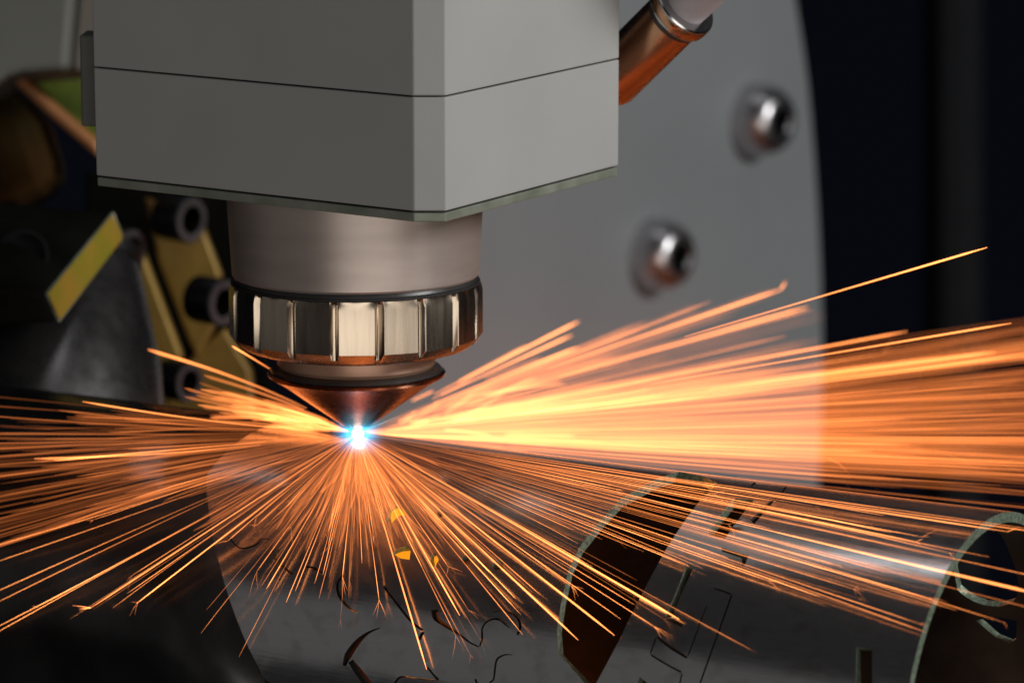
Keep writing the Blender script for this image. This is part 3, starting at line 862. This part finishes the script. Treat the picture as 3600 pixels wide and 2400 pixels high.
# --- crisp sparks with the ends seen in the picture
SEEN = [(-30,2213),(-30,2232),(-30,2086),(-30,2126),(-30,1980),(130,2132),(448,2084),(485,2116),(903,2007),(937,2068),(1006,2116),(1038,2076),
        (1135,2019),(1204,2027),(1273,1979),(1333,2108),(1576,1991),(1483,1991),(1814,2104),(1798,2124),(1720,2010),(1900,2090),
        (2183,2175),(2230,2124),(2301,2202),(2423,1990),(2293,1896),(2167,1719),(2080,1990),(2010,2060),(2883,2096),(3001,2069),(3130,2002),(3221,1903),(3241,1886),
        (3543,1868),(3311,2010),(3260,2100),(3230,2190),(2960,1990),(2700,2040),(2560,1960)]
for e in SEEN:
    dx = e[0] - SPOT[0]
    left = e[0] < 830
    p = make_path(e, 'surf', off=RS.uniform(2.5, 5) if left else RS.uniform(.8, 1.8), bow=RS.gauss(0, .004), start=RS.uniform(.05, .3), n=18)
    r = RS.uniform(.026, .04); h = RS.uniform(.5, .9)
    g = spark_geo(p, r, h, RS.uniform(-.2, .2), ramp=.985)
    if RS.random() < .45: g = add_forks(g, p, r, h, cnt=RS.randint(2, 4), ln=RS.uniform(1.5, 3.5))
    a = math.degrees(math.atan2(dx, e[1] - SPOT[1]))
    put('fan_left' if a < -22 else 'fan_mid' if a < 22 else 'fan_right' if e[0] < 2500 else 'skim', g, 1e6)
def rnd_len(a, b, p=1.0): return a + (b - a) * RS.random() ** p
# --- the fan in front of the tube: angle measured from straight down, in degrees (left negative)
def fan(ang_deg, ln, **kw):
    a = math.radians(ang_deg)
    return (SPOT[0] + ln * math.sin(a), SPOT[1] + ln * math.cos(a) * .98)
def in_front(e): return e[1] > 1540
LEFT = 'thin_left'; 
for i in range(85):                                     # crisp long ones
    a = RS.uniform(-80, 80); u = RS.random() ** 1.6
    if abs(a) < 25: ln = 300 + 380 * u
    elif a < 0: ln = (330 + 700 * u) * (1 + max(0, -a - 45) / 45)
    else: ln = (380 + 640 * u) * (1 + max(0, a - 45) / 28)
    e = fan(a, ln)
    offv = RS.uniform(.8, 2.6) if e[0] > 760 else RS.uniform(3, 7)
    p = make_path(e, 'surf', off=offv, bow=RS.gauss(0, .008), wob=RS.uniform(0, 3), start=RS.uniform(0.02, .45))
    r = RS.uniform(.02, .036); h = RS.uniform(.1, .55)
    g = spark_geo(p, r, h, RS.uniform(-.2, .3), ramp=.99)
    if RS.random() < .3: g = add_forks(g, p, r, h, cnt=RS.randint(2, 3), ln=RS.uniform(1.2, 3))
    z = 'fan_left' if a < -22 else 'fan_mid' if a < 22 else 'fan_right'
    put(z, g, ln * r)
for i in range(420):                                     # shorter, softer veil close to the spot
    a = RS.gauss(0, 46)
    if abs(a) > 84: continue
    ln = RS.uniform(150, 420) * (1 + (abs(a) / 70) ** 2 * .9)
    e = fan(a, ln)
    p = make_path(e, 'surf', off=RS.uniform(1, 3), grow=RS.uniform(0, 16), bow=RS.gauss(0, .03), wob=RS.uniform(3, 10), n=14, start=RS.uniform(.02, .25))
    r = RS.uniform(.09, .2)
    put('veil', spark_geo(p, r, RS.uniform(.010, .075) * RS.uniform(.3, 1), RS.uniform(-.3, .3), ramp=.6), 0)
for i in range(140):                                     # flat to the left
    a = RS.uniform(-91.5, -72) if RS.random() < .8 else RS.uniform(-96, -88)
    ln = RS.uniform(700, 1600)
    e = fan(a, ln)
    surf = e[1] > 1560
    p = make_path(e, 'surf' if surf else 'free', k=RS.uniform(.1, .5), off=RS.uniform(2, 12), bow=RS.gauss(0, .012), wob=RS.uniform(0, 6), start=RS.uniform(.05, .5))
    r = RS.uniform(.09, .17)
    put('left_flat', spark_geo(p, r, RS.uniform(.01, .12) * RS.uniform(.3, 1), RS.uniform(.0, .4), ramp=.85), ln * r)
for i in range(46):                                      # rising to the left, blurred, behind
    a = RS.uniform(-112, -94); ln = RS.uniform(250, 640)
    e = fan(a, ln)
    p = make_path(e, 'free', k=RS.uniform(.4, 1.1), bow=RS.uniform(-.02, .10), start=RS.uniform(.1, .6))
    put('left_up', spark_geo(p, RS.uniform(.16, .3), RS.uniform(.05, .22), .3), ln)
for i in range(34):                                     # skimming the tube to the lower right
    ex = RS.uniform(2300, 3900); sl = RS.uniform(.13, .27) if RS.random() < .7 else RS.uniform(.24, .40)
    e = (ex, SPOT[1] + (ex - SPOT[0]) * sl)
    p = make_path(e, 'surf', off=RS.uniform(.6, 3.0), bow=RS.gauss(0, .006) - .006, start=RS.uniform(0, .45), n=18)
    r = RS.uniform(.02, .04); h = RS.uniform(.2, .8)
    g = spark_geo(p, r, h, RS.uniform(0, .4), ramp=.85)
    if RS.random() < .22: g = add_forks(g, p, r, h, cnt=RS.randint(1, 3), ln=RS.uniform(1.5, 4))
    put('skim', g, (ex - 1255) * r)
# --- the main jet to the right
for i in range(1000):
    u = RS.random()
    if u < .70: e_deg = RS.gauss(-.5, 3.6)
    elif u < .92: e_deg = RS.uniform(-11, 6)
    else: e_deg = RS.uniform(-21, -7)                    # image angle, up negative
    e_deg = min(e_deg, RS.uniform(1.5, 6.4))
    ln = rnd_len(500, 3000, .8)
    if e_deg < -9: ln = RS.uniform(450, 1700)
    a = math.radians(e_deg)
    e = (SPOT[0] + ln * math.cos(a), SPOT[1] + ln * math.sin(a))
    kk = RS.uniform(1.4, 4.0) if e_deg < -7 else RS.uniform(.05, 2.2) if e_deg < 2 else RS.uniform(.0, .3)
    st = RS.uniform(.1, .6) if e_deg < -7 else RS.uniform(.02, .6) * RS.random() if ln < 1800 else RS.uniform(.1, .6)
    soft = RS.random() < (.85 if ln < 1600 else .3)
    p = make_path(e, 'free', k=kk * (1.5 if soft else .5), bow=RS.gauss(.004, .008), start=st, n=10, z0=RS.uniform(15, 220) if soft and e_deg < 1.5 else RS.uniform(0, 14))
    r = RS.uniform(.10, .22); h = RS.uniform(.016, .060) if soft else RS.uniform(.006, .065) if RS.random() < .82 else RS.uniform(.06, .17)
    if not soft: r *= .6
    if e_deg < -6: h *= 4.5
    g = spark_geo(p, r, h, RS.uniform(-.1, .35), ramp=.55)
    if RS.random() < .06: g = add_forks(g, p, r, h, cnt=2, ln=RS.uniform(3, 7))
    put('jet_up' if e_deg < -7 else 'jet', g, ln * (1 - st) * r if ln * math.cos(a) < 2300 else 0)
# short curled flecks in the jet's root
for i in range(26):
    a = math.radians(RS.uniform(-30, 8)); ln = RS.uniform(150, 800)
    e = (SPOT[0] + ln * math.cos(a), SPOT[1] + ln * math.sin(a))
    p = make_path(e, 'free', k=RS.uniform(.3, 1.0), bow=RS.uniform(-.15, .2), start=RS.uniform(.55, .8), n=8, z0=RS.uniform(40, 130))
    put('jet', spark_geo(p, RS.uniform(.15, .3), RS.uniform(.1, .4), .1), 0)

CLOCK = ['twelve', 'one', 'two', 'three', 'four', 'five', 'six', 'seven', 'eight', 'nine', 'ten', 'eleven']
def where(x, y):
    if x < 0: return 'off the left edge'
    if x > 3600: return 'off the right edge'
    if x < 830: return 'over dark shell' if y > 1700 else 'before machine parts'
    if y > 1600 + max(0, x - 1255) * .11:
        return 'over curved kerfs' if x < 1960 else 'over dark opening' if x < 2330 else \
               'over slotted strip' if x < 2760 else 'over plain tube end' if x < 3230 else 'over open tube end'
    return 'before guard plate' if x < 2900 else 'over black background'
def describe(v, z):
    P = max((Vector(q) for q in v), key=lambda q: q.length)
    x, y, d = project(P)
    dx, dy = x - SPOT[0], SPOT[1] - y
    h = math.degrees(math.atan2(dx, dy)) % 360
    k = round(h / 15) % 24
    ck = CLOCK[k // 2] + " o'clock" if k % 2 == 0 else 'half past ' + CLOCK[k // 2]
    ln = math.hypot(dx, dy)
    size = 'short' if ln < 480 else 'mid-length' if ln < 900 else 'long' if ln < 1600 else 'very long'
    look = {'fan_left': 'golden', 'fan_mid': 'golden', 'fan_right': 'golden', 'skim': 'fine', 'jet_up': 'pale blurred', 'jet': 'orange', 'left_flat': 'dull orange'}[z]
    side = 'left' if 135 < h < 225 else 'top'
    return f"{size} {look} spark toward {ck} {where(x, y)}", f"{look} sparks toward {ck}", side, (h if h < 180 or side == 'top' and h < 180 else -h)
def nth(n):
    w_ = ['first', 'second', 'third', 'fourth', 'fifth', 'sixth', 'seventh', 'eighth', 'ninth', 'tenth']
    return w_[n] if n < 10 else f"{n + 1}{'st' if (n + 1) % 10 == 1 and n != 10 else 'nd' if (n + 1) % 10 == 2 and n != 11 else 'rd' if (n + 1) % 10 == 3 and n != 12 else 'th'}"
MAXN = {'fan_left': 60, 'fan_mid': 45, 'fan_right': 60, 'skim': 60, 'jet_up': 50, 'jet': 40, 'left_flat': 40}
rest, alike = {}, {}
for z, lst in ZONES.items():
    lst.sort(key=lambda q: -q[0])
    nmax = 10 ** 6 if z == 'traced' else MAXN.get(z, 0)
    for i, (sz, (v, f, h), lab) in enumerate(lst):
        if i < nmax and sz > 0:
            o = mesh_obj('spark', v, f, M['spark'], None, heat=h)
            if z == 'traced': tag(o, lab, 'spark', 'sparks standing out singly')
            else:
                lb, gr, side, key = describe(v, z); tag(o, lb, 'spark', gr)
                # order: clockwise angle for the right side (top first), else mirrored; straight down counts from the left
                P = project(max((Vector(q) for q in v), key=lambda q: q.length))
                ang = math.degrees(math.atan2(P[0] - SPOT[0], SPOT[1] - P[1])) % 360
                alike.setdefault((lb, 'left' if 'half past four' in lb or 'half past seven' in lb else side), []).append((-ang if side == 'left' or 'half past four' in lb or 'half past seven' in lb else ang if ang < 180 else 360 - ang, o))
        else:
            key = 'spark_jet' if z in ('jet', 'jet_up') else 'spark_fan' if z in ('veil', 'fan_left', 'fan_mid', 'fan_right', 'skim') else 'spark_drift'
            R_ = rest.setdefault(key, ([], [], []))
            b = len(R_[0]); R_[0].extend(v); R_[1].extend([tuple(k + b for k in q) for q in f]); R_[2].extend(h)
for (lb, side), lst in alike.items():
    if len(lst) < 2: continue
    lst.sort(key=lambda q: q[0])
    for n_, (_, o) in enumerate(lst): o['label'] = f"{lb}, {nth(n_)} from the {side}"
TXT = {'spark_jet': 'dense glowing mass of blurred sparks blown to the right', 'spark_fan': 'dense veil of fine orange sparks spreading over the tube',
       'spark_drift': 'dull orange sparks drifting off to the left'}
for k_, (v, f, h) in rest.items():
    tag(mesh_obj(k_, v, f, M['spark'], None, heat=h), TXT[k_], 'sparks', None, 'stuff')
